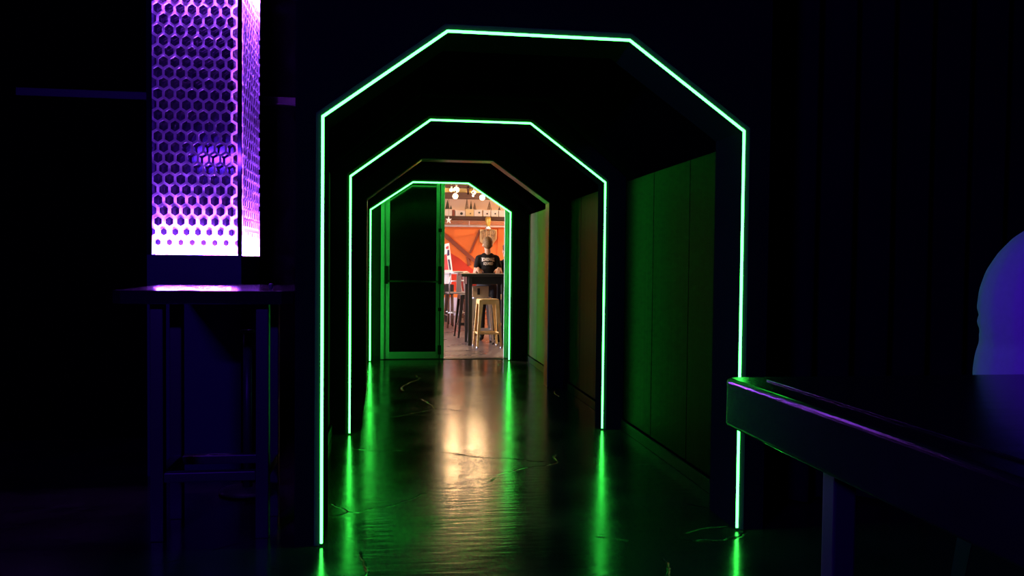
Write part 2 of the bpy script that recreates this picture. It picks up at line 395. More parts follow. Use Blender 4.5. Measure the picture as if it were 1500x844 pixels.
# ------------------------------------------------------------------ perforated light column
def hex_panel(width, z0, z1, pitch, rowp, phase):
    """a sheet with staggered hexagonal holes in x-z, x from 0 to width; bigger margins at foot and head"""
    bm = bmesh.new(); n = 0; z = z0+.064; rows = []
    while z < z1-.05: rows.append(z); z += rowp
    szs = [.47, .54, .67, .73, .76]; cells = {}
    def key(x, z): return (round(x, 4), round(z, 4))
    def vert(x, z):
        kk = key(x, z)
        if kk not in cells: cells[kk] = bm.verts.new((x, 0, z))
        return cells[kk]
    a = pitch/2; h1 = rowp/3; h2 = rowp*2/3      # pointy-top cell corners for this row pitch
    corner = [(0, h2), (a, h1), (a, -h1), (0, -h2), (-a, -h1), (-a, h1)]
    for r, zc in enumerate(rows):
        k = min(r, len(rows)-1-r); sc = szs[k] if k < len(szs) else .79
        x = -pitch + (phase if r % 2 else phase+a)
        while x < width+pitch:
            O = [vert(x+cx, zc+cz) for cx, cz in corner]
            I = [bm.verts.new((x+cx*sc, 0, zc+cz*sc)) for cx, cz in corner]
            J = [bm.verts.new((x+cx*sc, .004, zc+cz*sc)) for cx, cz in corner]
            for i in range(6):
                j = (i+1) % 6
                bm.faces.new((O[i], O[j], I[j], I[i])); bm.faces.new((I[i], I[j], J[j], J[i]))
            x += pitch
    # solid bands at foot and head
    for (zr, zz, sg) in ((rows[0], z0, -1), (rows[-1], z1, 1)):
        x = -pitch + ((phase+a) if (zr == rows[0] or (len(rows)-1) % 2 == 0) else phase)
        while x < width+pitch:
            L = vert(x-a, zr+sg*h1); C = vert(x, zr+sg*h2); R = vert(x+a, zr+sg*h1)
            bl = vert(x-a, zz); br = vert(x+a, zz)
            bm.faces.new((L, C, R, br, bl)); x += pitch
    g = bm.verts[:]+bm.edges[:]+bm.faces[:]
    bmesh.ops.bisect_plane(bm, geom=g, plane_co=(0, 0, 0), plane_no=(-1, 0, 0), clear_outer=True)
    g = bm.verts[:]+bm.edges[:]+bm.faces[:]
    bmesh.ops.bisect_plane(bm, geom=g, plane_co=(width, 0, 0), plane_no=(1, 0, 0), clear_outer=True)
    return bm
PX0, PX1, PY0, PY1, PZ0, PZ1 = -1.345, -.854, 5.0, 5.685, 1.284, 2.99
col = empty('light_column', ((PX0+PX1)/2, (PY0+PY1)/2, 0))
props(col, 'tall square column clad in a violet backlit screen of white hexagon mesh', 'column')
GAP = .055
box('core', PX0-.028, PX1-GAP, PY0+GAP, PY1, 0, 3.69, M['core'], col)
box('plinth', PX0-.03, PX1, PY0, PY1, 0, PZ0-.006, M['plinth'], col, bev=.003)
box('head_box', PX0-.03, PX1, PY0, PY1, PZ1+.006, 3.69, M['core'], col, bev=.003)
box('corner_post', PX1-.022, PX1, PY0, PY0+.022, PZ0-.006, PZ1+.006, M['core'], col)
box('corner_post', PX1-GAP, PX1, PY1-.002, PY1+.02, PZ0-.006, PZ1+.006, M['core'], col)  # added rear post, keeps the tape's light off the back wall
box('corner_post', PX0-.03, PX0, PY0, PY0+GAP, PZ0-.006, PZ1+.006, M['core'], col)
bm = hex_panel(PX1-.022-PX0, PZ0, PZ1, .0623, .0604, .0)
bm.transform(Matrix.Translation((PX0, PY0, 0))); bmesh.ops.recalc_face_normals(bm, faces=bm.faces)
from_bm('perforated_screen', bm, M['screen'], col)
bm = hex_panel(PY1-PY0-.024, PZ0, PZ1, .0735, .0604, .01)
bm.transform(Matrix.Translation((PX1, PY0+.022, 0)) @ Matrix.Rotation(PI/2, 4, 'Z'))
bmesh.ops.recalc_face_normals(bm, faces=bm.faces)
from_bm('perforated_screen', bm, M['screen'], col)
for zz in (PZ0-.002, PZ1-.008):
    box('led_tape', PX0+.01, PX1-.06, PY0+.034, PY0+.050, zz, zz+.010, M['pled'], col)
    box('led_tape', PX1-.050, PX1-.034, PY0+.06, PY1-.01, zz, zz+.010, M['pled2'], col)

# ------------------------------------------------------------------ bar table in front of the column
TB = empty('bar_table', (-.80, 4.02, 0))
props(TB, 'tall black bar table with clipped corners standing in front of the violet column', 'table')
c = .045; X0, X1, Y_0, Y_1 = -1.185, -.425, 3.75, 4.78
poly = [(X0, Y_0+c), (X0+c, Y_0), (X1-c, Y_0), (X1, Y_0+c), (X1, Y_1-c), (X1-c, Y_1), (X0+c, Y_1), (X0, Y_1-c)]
prism('tabletop', poly, 'z', 1.058, 1.117, M['lacquer'], TB, bev=.004)
LX, LY = (-1.015, -.565), (3.86, 4.19)
for x in LX:
    for y in LY: box('leg', x-.028, x+.028, y-.028, y+.028, 0, 1.058, M['steel_blk'], TB, bev=.004)
for y in LY: box('stretcher', LX[0]+.028, LX[1]-.028, y-.024, y+.024, .262, .305, M['steel_blk'], TB, bev=.005)
for x in LX: box('stretcher', x-.024, x+.024, LY[0]+.028, LY[1]-.028, .262, .305, M['steel_blk'], TB, bev=.005)
bc = at(397, 424, 3.95)
lathe('bottle_cap', (bc.x, 3.95, 1.118), [(.004, 0), (.009, .002), (.0105, .010), (.012, .020), (.008, .026), (.003, .028)], M['rail'], n=14)
props(bpy.data.objects['bottle_cap'], 'tiny rounded shiny cap at the right end of the black bar table', 'cap')
# stanchion post behind the table
px_ = at(363, 484, 4.62)
st = empty('stanchion', (px_.x, 4.62, 0)); props(st, 'short black post with a flat cap standing behind the bar table legs', 'post')
lathe('base', (px_.x, 4.62, 0), [(.15, 0), (.15, .012), (.12, .022), (.03, .03)], M['steel_blk'], st)
lathe('post', (px_.x, 4.62, .028), [(.025, 0), (.025, px_.z-.04)], M['steel_blk'], st)
lathe('cap', (px_.x, 4.62, px_.z-.012), [(.036, 0), (.040, .004), (.040, .012), (.034, .016)], M['trim'], st)

# ------------------------------------------------------------------ the near table on the right
NT = empty('bar_table', (1.1, .9, 0)); props(NT, 'large black lacquered table with a thick rounded edge in the right foreground', 'table')
bm = bmesh.new()
tx0, tx1, ty0, ty1, tz0, tz1, rr = .533, 1.95, .10, 1.275, .992, 1.070, .018
poly = []
for (cx, cy, a0) in ((tx0+rr, ty0+rr, PI), (tx1-rr, ty0+rr, 1.5*PI), (tx1-rr, ty1-rr, 0), (tx0+rr, ty1-rr, .5*PI)):
    for i in range(7):
        an = a0+i*PI/12; poly.append((cx+rr*math.cos(an), cy+rr*math.sin(an)))
A = [bm.verts.new((x, y, tz0)) for x, y in poly]; B = [bm.verts.new((x, y, tz1)) for x, y in poly]
bm.faces.new(A[::-1]); bm.faces.new(B); n = len(poly)
for i in range(n): bm.faces.new((A[i], A[(i+1) % n], B[(i+1) % n], B[i]))
bm.normal_update()
es = [e for e in bm.edges if abs(e.verts[0].co.z-e.verts[1].co.z) < 1e-6]
bmesh.ops.bevel(bm, geom=es, offset=.007, segments=4, profile=.5, affect='EDGES')
from_bm('tabletop', bm, M['lacquer2'], NT, smooth=False)
# shallow routed groove line just inside the edge: a raised inlay field
rr2 = .05
prism('inlay', [(tx0+rr2, ty0+rr2), (tx1-rr2, ty0+rr2), (tx1-rr2, ty1-rr2), (tx0+rr2, ty1-rr2)], 'z', tz1-.004, tz1+.0022, M['lacquer2'], NT, bev=.0009)
for x in (.608, 1.87):
    for y in (.20, 1.05): box('leg', x-.016, x+.016, y-.016, y+.016, 0, tz0, M['steel_blk'], NT, bev=.003)
for x in (.608, 1.87): box('stretcher', x-.012, x+.012, .216, 1.034, .25, .29, M['steel_blk'], NT, bev=.003)

# ------------------------------------------------------------------ black drape on the right
bm = bmesh.new(); n = 420; rows = []
for side in (0, 1):
    for zz in (.02, 1.2, 2.4, 3.66):
        rows.append([bm.verts.new((1.80+i*.0075, 4.08+.045*math.sin(i*.0075*2*PI/.21+.5*math.sin(i*.021))*(1+.1*math.sin(zz*2+i*.05))+side*.006, zz)) for i in range(n)])
for side in (0, 1):
    for k in range(3):
        a, b = rows[side*4+k], rows[side*4+k+1]
        for i in range(n-1): bm.faces.new((a[i], a[i+1], b[i+1], b[i]))
for i in range(n-1):
    bm.faces.new((rows[0][i], rows[4][i], rows[4][i+1], rows[0][i+1])); bm.faces.new((rows[3][i], rows[3][i+1], rows[7][i+1], rows[7][i]))
bmesh.ops.recalc_face_normals(bm, faces=bm.faces)
props(from_bm('curtain', bm, M['drape'], None, smooth=True), 'black pleated floor-length drape to the right of the tunnel mouth', 'curtain')

# ------------------------------------------------------------------ blue-violet flood light of the club (behind the camera, high on the left)
fl = empty('flood_light', (-2.03, -.62, 2.5)); props(fl, 'black ceiling-hung bar light with a blue-violet lens', 'lamp')
fx = Matrix.Translation((-2.03, -.62, 2.5)) @ Matrix.Rotation(-.42, 4, 'Z') @ Matrix.Rotation(-.2, 4, 'X')
def rot_box(name, x0, x1, y0, y1, z0, z1, m_, bev=0):
    bm = bmesh.new(); bm_box(bm, x0, x1, y0, y1, z0, z1, bev); bm.transform(fx); return from_bm(name, bm, m_, fl)
rot_box('housing', -.34, .34, -.12, 0, -.10, .10, M['matte'], .01)
rot_box('lens', -.30, .30, 0, .006, -.055, .055, M['flood'])
tube('bracket', [(-2.03, -.68, 2.58), (-2.03, -.68, 3.69)], .012, M['steel_blk'], fl)

# ================================================================== the bar beyond the door
M['orange'] = mat('orange_painted_wall', (.85, .17, .025), .55, noise=((.7, .7, .7), (.95, .24, .04)))
M['red'] = mat('red_painted_wall', (.62, .035, .012), .55)
M['maroon'] = mat('rust_brown_bar', (.30, .07, .035), .6)
M['cream'] = mat('cream_wall', (.88, .68, .46), .7)
M['beam'] = mat('dark_brown_beam', (.07, .025, .012), .6)
M['amber'] = mat('amber_wood_board', (.90, .55, .15), .5, noise=((1.5, 3, 14), (.95, .66, .24)))
M['pipe'] = mat('pale_conduit', (.93, .84, .76), .4)
M['copper'] = mat('orange_copper_pipe', (.80, .32, .14), .4)
M['crate'] = mat('white_painted_crate', (.80, .68, .56), .6)
M['crate2'] = mat('yellow_pine_crate', (.80, .56, .25), .6)
M['hole'] = mat('black_disc', (.015, .012, .01), .6)
M['fir'] = mat('dark_green_cone', (.035, .045, .02), .8, noise=((40, 40, 40), (.08, .07, .03)), bump=.4)
M['wire'] = mat('tan_wire', (.22, .14, .07), .5)
M['bulb'] = mat('warm_lit_globe', (1, .8, .5), .3, emit=(8, 5.6, 3.0))
M['gold'] = mat('worn_cream_gold_metal', (.90, .66, .30), .38, noise=((14, 14, 14), (.80, .54, .22)))
M['silver'] = mat('brushed_steel', (.62, .62, .66), .3, metal=.85)
M['blk'] = mat('black_table_paint', (.018, .016, .015), .4)
M['carton'] = mat('tan_cardboard', (.45, .29, .16), .75, noise=((6, 6, 6), (.52, .36, .22)))
M['white'] = mat('white_laminate', (.86, .84, .86), .35)
M['oxblood'] = mat('dark_red_vinyl', (.24, .02, .015), .4)
M['statue'] = mat('gold_leaf', (.72, .46, .10), .4, metal=.3, noise=((12, 12, 30), (.52, .30, .05)), bump=.4)
M['plaque'] = mat('tan_woven_plaque', (.62, .44, .22), .65, noise=((30, 30, 30), (.26, .15, .06)), bump=.5)
M['lavender'] = mat('daylight_tinted_board', (.62, .60, .85), .5)  # white board, the daylight's lavender painted into its colour
M['ink'] = mat('dark_print', (.05, .03, .10), .6)
M['redprint'] = mat('red_print', (.55, .06, .08), .6)

BX0, BX1, BYB, BZ = -3.2, 6.5, 20.6, 4.2
wb = structure(box('wall_bar_back', BX0, BX1, BYB, BYB+.1, 0, 2.13, M['orange']))
structure(box('wall_bar_upper', BX0, BX1, BYB, BYB+.1, 2.13, BZ, M['cream']))
structure(box('wall_bar_left', BX0-.1, BX0, YD, BYB+.1, 0, BZ, M['cream']))
structure(box('wall_bar_right', BX1, BX1+.1, YD, BYB+.1, 0, BZ, M['orange']))
structure(box('ceiling_bar', BX0-.1, BX1+.1, YD, BYB+.1, BZ, BZ+.1, M['beam']))
structure(box('wall_exit_upper', BX0, BX1, YD, YD+.12, 3.9, BZ, M['black']))
def wp(u, v, Y=BYB): p = at(u, v, Y); return (p.x, p.z)
def on_wall(name, poly_px, m_, d0, parent=wb):
    return prism(name, [wp(u, v, BYB-d0) for u, v in poly_px], 'y', BYB-d0, BYB, m_, parent)
# red lower field and rust-brown diagonal bars on the wall
on_wall('painted_field', [(655, 368), (672, 378), (697, 398), (700, 425), (620, 425), (620, 350)], M['red'], .02)
on_wall('diagonal_bar', [(640, 328), (652, 341), (700, 383), (700, 389), (690, 381), (640, 338)], M['maroon'], .06)
on_wall('diagonal_bar', [(701.5, 337), (703.5, 339), (690, 371), (688, 369)], M['maroon'], .05)
on_wall('diagonal_bar', [(683, 376), (686, 376), (690, 388), (686, 390)], M['maroon'], .05)
on_wall('panel', [(730, 332), (760, 332), (760, 420), (726, 420)], M['orange'], .03)
# pipes above the wall
for nm, v, r_, m_ in (('conduit', 322.6, .014, 'pipe'), ('conduit', 331.6, .022, 'pipe'), ('conduit', 328, .018, 'copper'), ('conduit', 325.4, .012, 'copper')):
    a, b = at(600, v, BYB-.12), at(800, v, BYB-.12)
    z = (a.z+b.z)/2
    o = tube(nm, [(a.x, BYB-.12, z), (b.x, BYB-.12, z)], r_, M[m_])
    props(o, {322.6: 'thin pale conduit, topmost of the pipes above the orange wall', 331.6: 'thick cream pipe running along the top edge of the orange wall',
              328: 'copper-orange pipe just above the thick cream pipe', 325.4: 'thin copper pipe just below the topmost pale conduit'}[v], 'pipe', 'pipes over the orange wall')
pa, pb = at(687.5, 318.5, BYB-.16), at(687.5, 332, BYB-.16)
props(tube('pipe_upright', [pa, pb], .012, M['pipe']), 'short upright pale pipe crossing the conduits', 'pipe')
# shelf beam with crates, cones
SY = 19.5
za = (at(650, 322.5, SY).z+at(740, 322.5, SY).z)/2; zb_ = (at(650, 317.2, SY).z+at(740, 317.2, SY).z)/2
sh = structure(box('trim_8', at(590, 320, SY).x, at(800, 320, SY).x, SY-.10, SY+.30, za, zb_, M['beam'], bev=.005))
BOX = [(640, 662, 307.5, 'white', None, 'plain white crate at the left end of the high shelf'),
       (667, 681.5, 308.5, 'white', (676, 313, .032), 'white crate with the largest black round hole on the high shelf'),
       (682.2, 694, 306.5, 'pine', (689, 313, .016), 'yellow pine crate with a small dark hole on the high shelf'),
       (694.6, 706, 307.5, 'white', (702, 311.6, .022), 'white crate with its hole high up, right of the pine crate'),
       (708, 718.5, 308, 'white', (713.7, 313.2, .021), 'white crate with a centred hole, third from the right on the high shelf'),
       (719.5, 730, 308, 'white', (725.5, 313.2, .019), 'white crate with a small hole, second from the right on the high shelf'),
       (731, 748, 308.5, 'white', None, 'pale crate without a hole at the right end of the high shelf')]
for (u0, u1, v0, k_, hl, lab) in BOX:
    a = at(u0, v0, SY); b = at(u1, v0, SY)
    t = empty('crate', ((a.x+b.x)/2, SY+.1, zb_)); props(t, lab, 'crate', 'crates on the high shelf')
    mm = M['crate'] if k_ == 'white' else M['crate2']
    h_ = a.z-zb_
    box('body', a.x, b.x, SY, SY+.2, zb_, zb_+h_, mm, t, bev=.006)
    box('lid', a.x-.004, b.x+.004, SY-.004, SY+.204, zb_+h_*.88, zb_+h_*1.0+.004, mm, t, bev=.003)
    if hl:
        p = at(hl[0], hl[1], SY)
        prism('hole', [(p.x+hl[2]*math.cos(i*PI/8), p.z+hl[2]*math.sin(i*PI/8)) for i in range(16)], 'y', SY-.006, SY+.01, M['hole'], t)
p0 = at(664.5, 312, SY); props(box('plank', p0.x-.028, p0.x+.028, SY+.02, SY+.14, zb_, zb_+.15, M['maroon']), 'brown upright plank between the two left crates on the high shelf', 'plank')
ztop = zb_+.16
def cone(u, v0, w_, lab, wire=False, z0=None, Y=SY+.1):
    p = at(u, v0, Y); z0 = z0 or ztop+.012; h_ = p.z-z0
    if not wire:
        n = 7; prof = []
        for i in range(n):
            r0 = w_*(1-i/n); prof += [(r0, h_*i/n), (r0*.72, h_*(i+.9)/n)]
        prof.append((.003, h_))
        o = lathe('cone_tree', (p.x, Y, z0), prof, M['fir'], n=14); props(o, lab, 'ornament', 'small cone trees on the high shelf'); return
    t = empty('wire_tree', (p.x, Y, z0)); props(t, lab, 'ornament', 'small cone trees on the high shelf')
    sp = [(p.x+w_*(1-i/60)*math.cos(i*.75), Y+w_*(1-i/60)*math.sin(i*.75), z0+h_*i/60) for i in range(61)]
    tube('spiral', sp, .006, M['wire'], t, n=5)
    for k in range(4):
        tube('rib', [(p.x+w_*math.cos(k*PI/2), Y+w_*math.sin(k*PI/2), z0), (p.x, Y, z0+h_)], .005, M['wire'], t, n=5)
cone(655.5, 293, .06, 'dark cone tree standing on the plain white crate at the left')
cone(660.5, 301, .03, 'very small dark cone tree beside the left dark cone tree')
cone(684, 291, .042, 'tan wire cone tree standing left of the pointed green cone', True)
cone(690, 294, .036, 'pointed dark green cone tree on the pine crate')
cone(695.3, 297, .035, 'short wire cone tree right of the pointed green cone', True)
cone(717, 295, .05, 'wire cone tree standing alone on the crates with a hole', True)
cone(731.5, 303, .035, 'small dark cone tree at the right end of the high shelf')
# upper timber band, post, beams
UY = 18.6
def ub(name, u0, u1, v0, v1, m_, d0=.12, Y=UY, **k):
    a, b = at(u0, v1, Y), at(u1, v0, Y)
    return box(name, a.x, b.x, Y, Y+d0, a.z, b.z, M[m_], **k)
structure(ub('trim_9', 590, 810, 285, 289.2, 'beam', .16)); structure(ub('trim_10', 590, 810, 266, 273, 'beam', .16))
structure(ub('trim_11', 684.5, 687, 273, 285, 'beam', .14))
tb = structure(ub('wall_timber_band', 590, 810, 273, 285, 'beam', .03, UY+.2))
for i, (u0, u1) in enumerate(((640, 656.5), (657, 672), (672.5, 684), (687.5, 700), (700.5, 716))):
    ub('board', u0, u1, 273.3, 284.8, 'amber', .03, UY+.165, parent=tb)
# lit globes on cords
GL = [(667, 287.5, 16.6, .055, 'large lit globe lamp hanging at the left below the brown beam'), (661, 278.5, 17.2, .035, 'lit globe lamp hanging before the amber boards at the left'),
      (668.5, 278, 17.4, .06, 'lit globe lamp hanging right of the leftmost upper globe'), (693, 286.8, 17.0, .02, 'smallest lit globe on the brown beam line'),
      (706.5, 289.5, 16.2, .055, 'large lit globe lamp hanging at the right below the brown beam'), (694, 282, 17.4, .045, 'lit globe lamp hanging right of the upright beam')]
for (u, v, Y, r_, lab) in GL:
    p = at(u, v, Y)
    t = empty('globe_lamp', p); props(t, lab, 'lamp', 'lit globe lamps in the bar')
    lathe('globe', p, [(max(.002, r_*math.sin(i*PI/10)), -r_*math.cos(i*PI/10)) for i in range(11)], M['bulb'], t, n=18)
    lathe('socket', p+Vector((0, 0, r_*.95)), [(.02, 0), (.022, .05), (.008, .07)], M['blk'], t, n=12)
    tube('cord', [p+Vector((0, 0, r_+.05)), (p.x, p.y, BZ)], .004, M['blk'], t, n=6)
    l = bpy.data.lights.new('globe_light', 'POINT'); l.energy = 15; l.color = (1, .62, .30); l.shadow_soft_size = r_
    o = bpy.data.objects.new('globe_light', l); COL.objects.link(o); o.parent = t; o.location = (0, -r_*2-.03, 0)
# pendants added unseen, to either side of the doorway, to brighten the bar
def pendant(x, y, z, lab, power):
    t = empty('added_pendant_lamp', (x, y, z)); props(t, lab, 'lamp', 'added unseen pendant lamps in the bar')
    lathe('shade', (x, y, z), [(.17, 0), (.16, .05), (.09, .12), (.03, .16), (.02, .2)], M['blk'], t)
    lathe('bulb', (x, y, z-.045), [(.002, -.06), (.04, -.045), (.058, 0), (.04, .045), (.02, .06)], M['bulb'], t, n=14)
    tube('cord', [(x, y, z+.19), (x, y, BZ)], .004, M['blk'], t, n=6)
    l = bpy.data.lights.new('pendant_fill', 'POINT'); l.energy = power; l.color = (1, .74, .46); l.shadow_soft_size = .08
    o = bpy.data.objects.new('pendant_fill', l); COL.objects.link(o); o.parent = t; o.location = (0, 0, -.16)
pendant(-2.6, 12.6, 3.0, 'added unseen black shaded pendant lamp left over the bar floor', P_FILL*2.4)
pendant(4.6, 15.4, 3.0, 'added unseen black shaded pendant lamp right over the bar floor', P_FILL*2.2)
pendant(-.75, 11.75, 2.6, 'added unseen black shaded pendant lamp just inside the bar left of the doorway', P_FILL*1.3)
pendant(3.1, 18.0, 3.3, 'added unseen black shaded pendant lamp high before the orange wall', P_FILL*1.8)
pendant(4.8, 18.8, 3.0, 'added unseen black shaded pendant lamp right before the orange wall', P_FILL*1.6)
# daylight window in the bar's left wall
M['day'] = mat('daylit_glass', (.8, .85, 1), .2, emit=(16, 17, 24))
wd = structure(empty('window_1', (BX0, 13.2, .9)))
box('pane', BX0+.004, BX0+.012, 11.8, 14.6, .5, 2.5, M['day'], wd)
for (a, b, c_, d_) in ((11.7, 11.8, .4, 2.6), (14.6, 14.7, .4, 2.6), (13.17, 13.23, .5, 2.5)): box('window_frame', BX0, BX0+.05, a, b, c_, d_, M['white'], wd)
for (c_, d_) in ((.4, .5), (2.5, 2.6)): box('window_frame', BX0, BX0+.05, 11.8, 14.6, c_, d_, M['white'], wd)

# ------------------------------------------------------------------ furniture of the bar
TZ = 1.085
bt = empty('bar_table', (1.75, 12.75, 0)); props(bt, 'long black bar table with a deep apron just beyond the doorway', 'table')
bx0 = at(676, 402, 12.42).x
box('tabletop', bx0, 2.75, 12.42, 13.12, TZ-.045, TZ, M['blk'], bt, bev=.006)
box('apron', bx0+.09, 2.66, 12.50, 13.04, TZ-.16, TZ-.045, M['blk'], bt, bev=.004)
lx = at(688.5, 480, 12.47).x
for x in (lx, 1.70, 2.60):
    for y in (12.48, 13.05): box('leg', x-.028, x+.028, y-.028, y+.028, 0, TZ-.045, M['blk'], bt, bev=.004)
def stool(name, m_, H=.718, top=.145, foot=.19, lab='', group=None, seat_mat=None):
    t = empty(name, (0, 0, 0)); props(t, lab, 'stool', group)
    bm = bmesh.new(); bm_box(bm, -top, top, -top, top, H-.012, H, 0)
    bmesh.ops.bevel(bm, geom=[e for e in bm.edges if abs(e.verts[0].co.z-e.verts[1].co.z) > .005], offset=.045, segments=4, profile=.5, affect='EDGES')
    st_ = from_bm('seat', bm, seat_mat or m_, t, local=True)
    V = []; F = []       # pressed apron below the seat
    prism('apron', [(-top, H-.012), (top, H-.012), (top+.006, H-.075), (-top-.006, H-.075)], 'y', -top, -top+.004, m_, t, local=True)
    prism('apron', [(-top, H-.012), (top, H-.012), (top+.006, H-.075), (-top-.006, H-.075)], 'y', top-.004, top, m_, t, local=True)
    prism('apron', [(-top, H-.012), (top, H-.012), (top+.006, H-.075), (-top-.006, H-.075)], 'x', -top, -top+.004, m_, t, local=True)
    prism('apron', [(-top, H-.012), (top, H-.012), (top+.006, H-.075), (-top-.006, H-.075)], 'x', top-.004, top, m_, t, local=True)
    for sx in (-1, 1):
        for sy in (-1, 1):
            # folded-sheet leg, wide at the top and narrowing to the foot
            V = []
            for z, off, wd_ in ((H-.012, top, .058), (H*.5, (top+foot)/2, .042), (.015, foot, .028)):
                V += [(sx*off, sy*off, z), (sx*(off-wd_), sy*off, z), (sx*(off-wd_), sy*(off-.006), z), (sx*(off-.006), sy*(off-.006), z), (sx*(off-.006), sy*(off-wd_), z), (sx*off, sy*(off-wd_), z)]
            F = []
            for r in range(2):
                for i in range(6): j = (i+1) % 6; F.append((r*6+i, r*6+j, r*6+6+j, r*6+6+i))
            F += [tuple(range(6)), tuple(range(12, 18))]
            lg = mesh('leg', V, F, m_, t, local=True)
            mesh('foot_cap', *cap_geo(sx*(foot-.012), sy*(foot-.012)), M['blk'] if m_ is not M['gold'] else M['silver'], lg, local=True)
    zb2 = H*.30; o2 = top+(foot-top)*.7-.02
    for s_ in (-1, 1):
        box('footrest', -o2, o2, s_*o2-.006, s_*o2+.006, zb2-.012, zb2+.012, m_, t, local=True)
        box('footrest', s_*o2-.006, s_*o2+.006, -o2, o2, zb2-.012, zb2+.012, m_, t, local=True)
    return t
def cap_geo(cx, cy):
    V = []; F = []
    for r, z in ((.018, 0), (.02, .012), (.016, .03)):
        for j in range(8): V.append((cx+r*math.cos(j*PI/4), cy+r*math.sin(j*PI/4), z))
    for i in range(2):
        for j in range(8): F.append((i*8+j, i*8+(j+1) % 8, i*8+8+(j+1) % 8, i*8+8+j))
    F += [tuple(range(8)), tuple(range(16, 24))]
    return V, F
g1 = stool('metal_stool', M['gold'], lab='cream-gold metal stool standing nearest the doorway before the black table', group='metal bar stools')
p = at(714, 480, 12.22); g1.location = (p.x, 12.22, 0); g1.rotation_euler.z = .06
g2 = copy_tree(g1); p = at(741, 470, 13.9); g2.location = (p.x, 13.9, 0); g2.rotation_euler.z = -.1
g2['label'] = 'cream-gold metal stool half hidden behind the right door jamb'
s1 = stool('metal_stool', M['silver'], lab='bare steel stool under the black table carrying a cardboard box', group='metal bar stools')
p = at(704, 470, 12.80); s1.location = (p.x, 12.80, 0)
k1 = stool('metal_stool', M['blk'], lab='black metal stool left of the cream-gold stool', group='metal bar stools', top=.15, foot=.20)
p = at(685, 470, 13.95); k1.location = (p.x, 13.95, 0); k1.rotation_euler.z = .1
# box on the steel stool
p = at(703, 425, 12.8)
cb = empty('cardboard_box', (p.x, 12.8, .718)); props(cb, 'tan cardboard box on the steel stool under the black table', 'box')
box('body', p.x-.125, p.x+.125, 12.70, 12.92, .719, .885, M['carton'], cb, bev=.004)
for s_ in (-1, 1): box('flap', p.x-.125, p.x+.125, 12.81+min(0, s_*.107), 12.81+max(0, s_*.107), .885, .889, M['carton'], cb)
box('print', p.x-.05, p.x-.01, 12.698, 12.70, .76, .86, M['hole'], cb)

# white high table and silver high chairs at the left
p0, p1 = at(640, 398, 17.0), at(684, 398, 17.0)
wt = empty('white_table', ((p0.x+p1.x)/2, 17.3, 0)); props(wt, 'bright white high table at the left behind the silver chairs', 'table')
tz = 1.07
poly = [(p0.x-.3, 16.7), (at(676, 398, 16.7).x, 16.7), (at(685, 398, 17.6).x, 17.6), (p0.x-.3, 17.6)]
prism('tabletop', poly, 'z', tz-.05, tz, M['white'], wt, bev=.006)
pe = at(661, 405, 16.75).x
box('panel', p0.x-.28, pe, 16.74, 16.78, tz-.25, tz-.05, M['white'], wt)
for x in (p0.x-.2, pe-.05):
    for y in (16.8, 17.5): box('leg', x-.025, x+.025, y-.025, y+.025, 0, tz-.05, M['blk'], wt)
def chair(lab):
    t = empty('high_chair', (0, 0, 0)); props(t, lab, 'chair', 'silver high chairs')
    bm = bmesh.new(); bm_box(bm, -.19, .19, -.18, .18, .655, .685, .012); from_bm('seat', bm, M['silver'], t, local=True)
    for sx in (-1, 1):
        tube('leg', [(sx*.17, -.16, .655), (sx*.21, -.21, .012)], .015, M['beam'], t, local=True)
        tube('leg', [(sx*.17, .16, .655), (sx*.21, .22, .012)], .015, M['beam'], t, local=True)
        tube('back_post', [(sx*.17, .165, .66), (sx*.175, .20, .86), (sx*.17, .235, 1.06)], .014, M['silver'], t, local=True)
        tube('stretcher', [(sx*.195, -.195, .25), (sx*.195, .20, .25)], .009, M['silver'], t, local=True)
    tube('back_rail', [(-.17, .235, 1.06), (0, .25, 1.07), (.17, .235, 1.06)], .014, M['silver'], t, local=True)
    tube('back_rail', [(-.175, .205, .90), (0, .215, .905), (.175, .205, .90)], .012, M['silver'], t, local=True)
    bm = bmesh.new(); bm_box(bm, -.045, .045, .19, .20, .69, 1.05, .002)
    bmesh.ops.rotate(bm, verts=bm.verts, cent=(0, .19, .69), matrix=Matrix.Rotation(-.13, 3, 'X')); from_bm('splat', bm, M['silver'], t, local=True)
    for y in (-.195, .205): tube('stretcher', [(-.2, y, .3), (.2, y, .3)], .009, M['silver'], t, local=True)
    return t
c1 = chair('silver high chair with its back to us at the white table'); p = at(668.5, 440, 15.9); c1.location = (p.x, 15.9, 0); c1.rotation_euler.z = PI+.12
c2 = copy_tree(c1); p = at(679, 440, 17.2); c2.location = (p.x+.12, 16.3, 0); c2.rotation_euler.z = PI/2+.5
c2['label'] = 'silver high chair turned sideways right of the other silver chair'
p = at(656, 425, 16.5)
dc = empty('dark_chair', (p.x, 16.45, 0)); props(dc, 'black chair tucked under the white table at the left door edge', 'chair')
box('seat', p.x-.18, p.x+.10, 16.28, 16.62, .62, .66, M['blk'], dc, bev=.012)
box('backrest', p.x-.18, p.x+.10, 16.25, 16.28, .66, .82, M['blk'], dc, bev=.01)
for sx in (-.16, .08):
    for y in (16.28, 16.60): tube('leg', [(p.x+sx, y, .62), (p.x+sx*1.1, y, .0)], .018, M['beam'], dc)
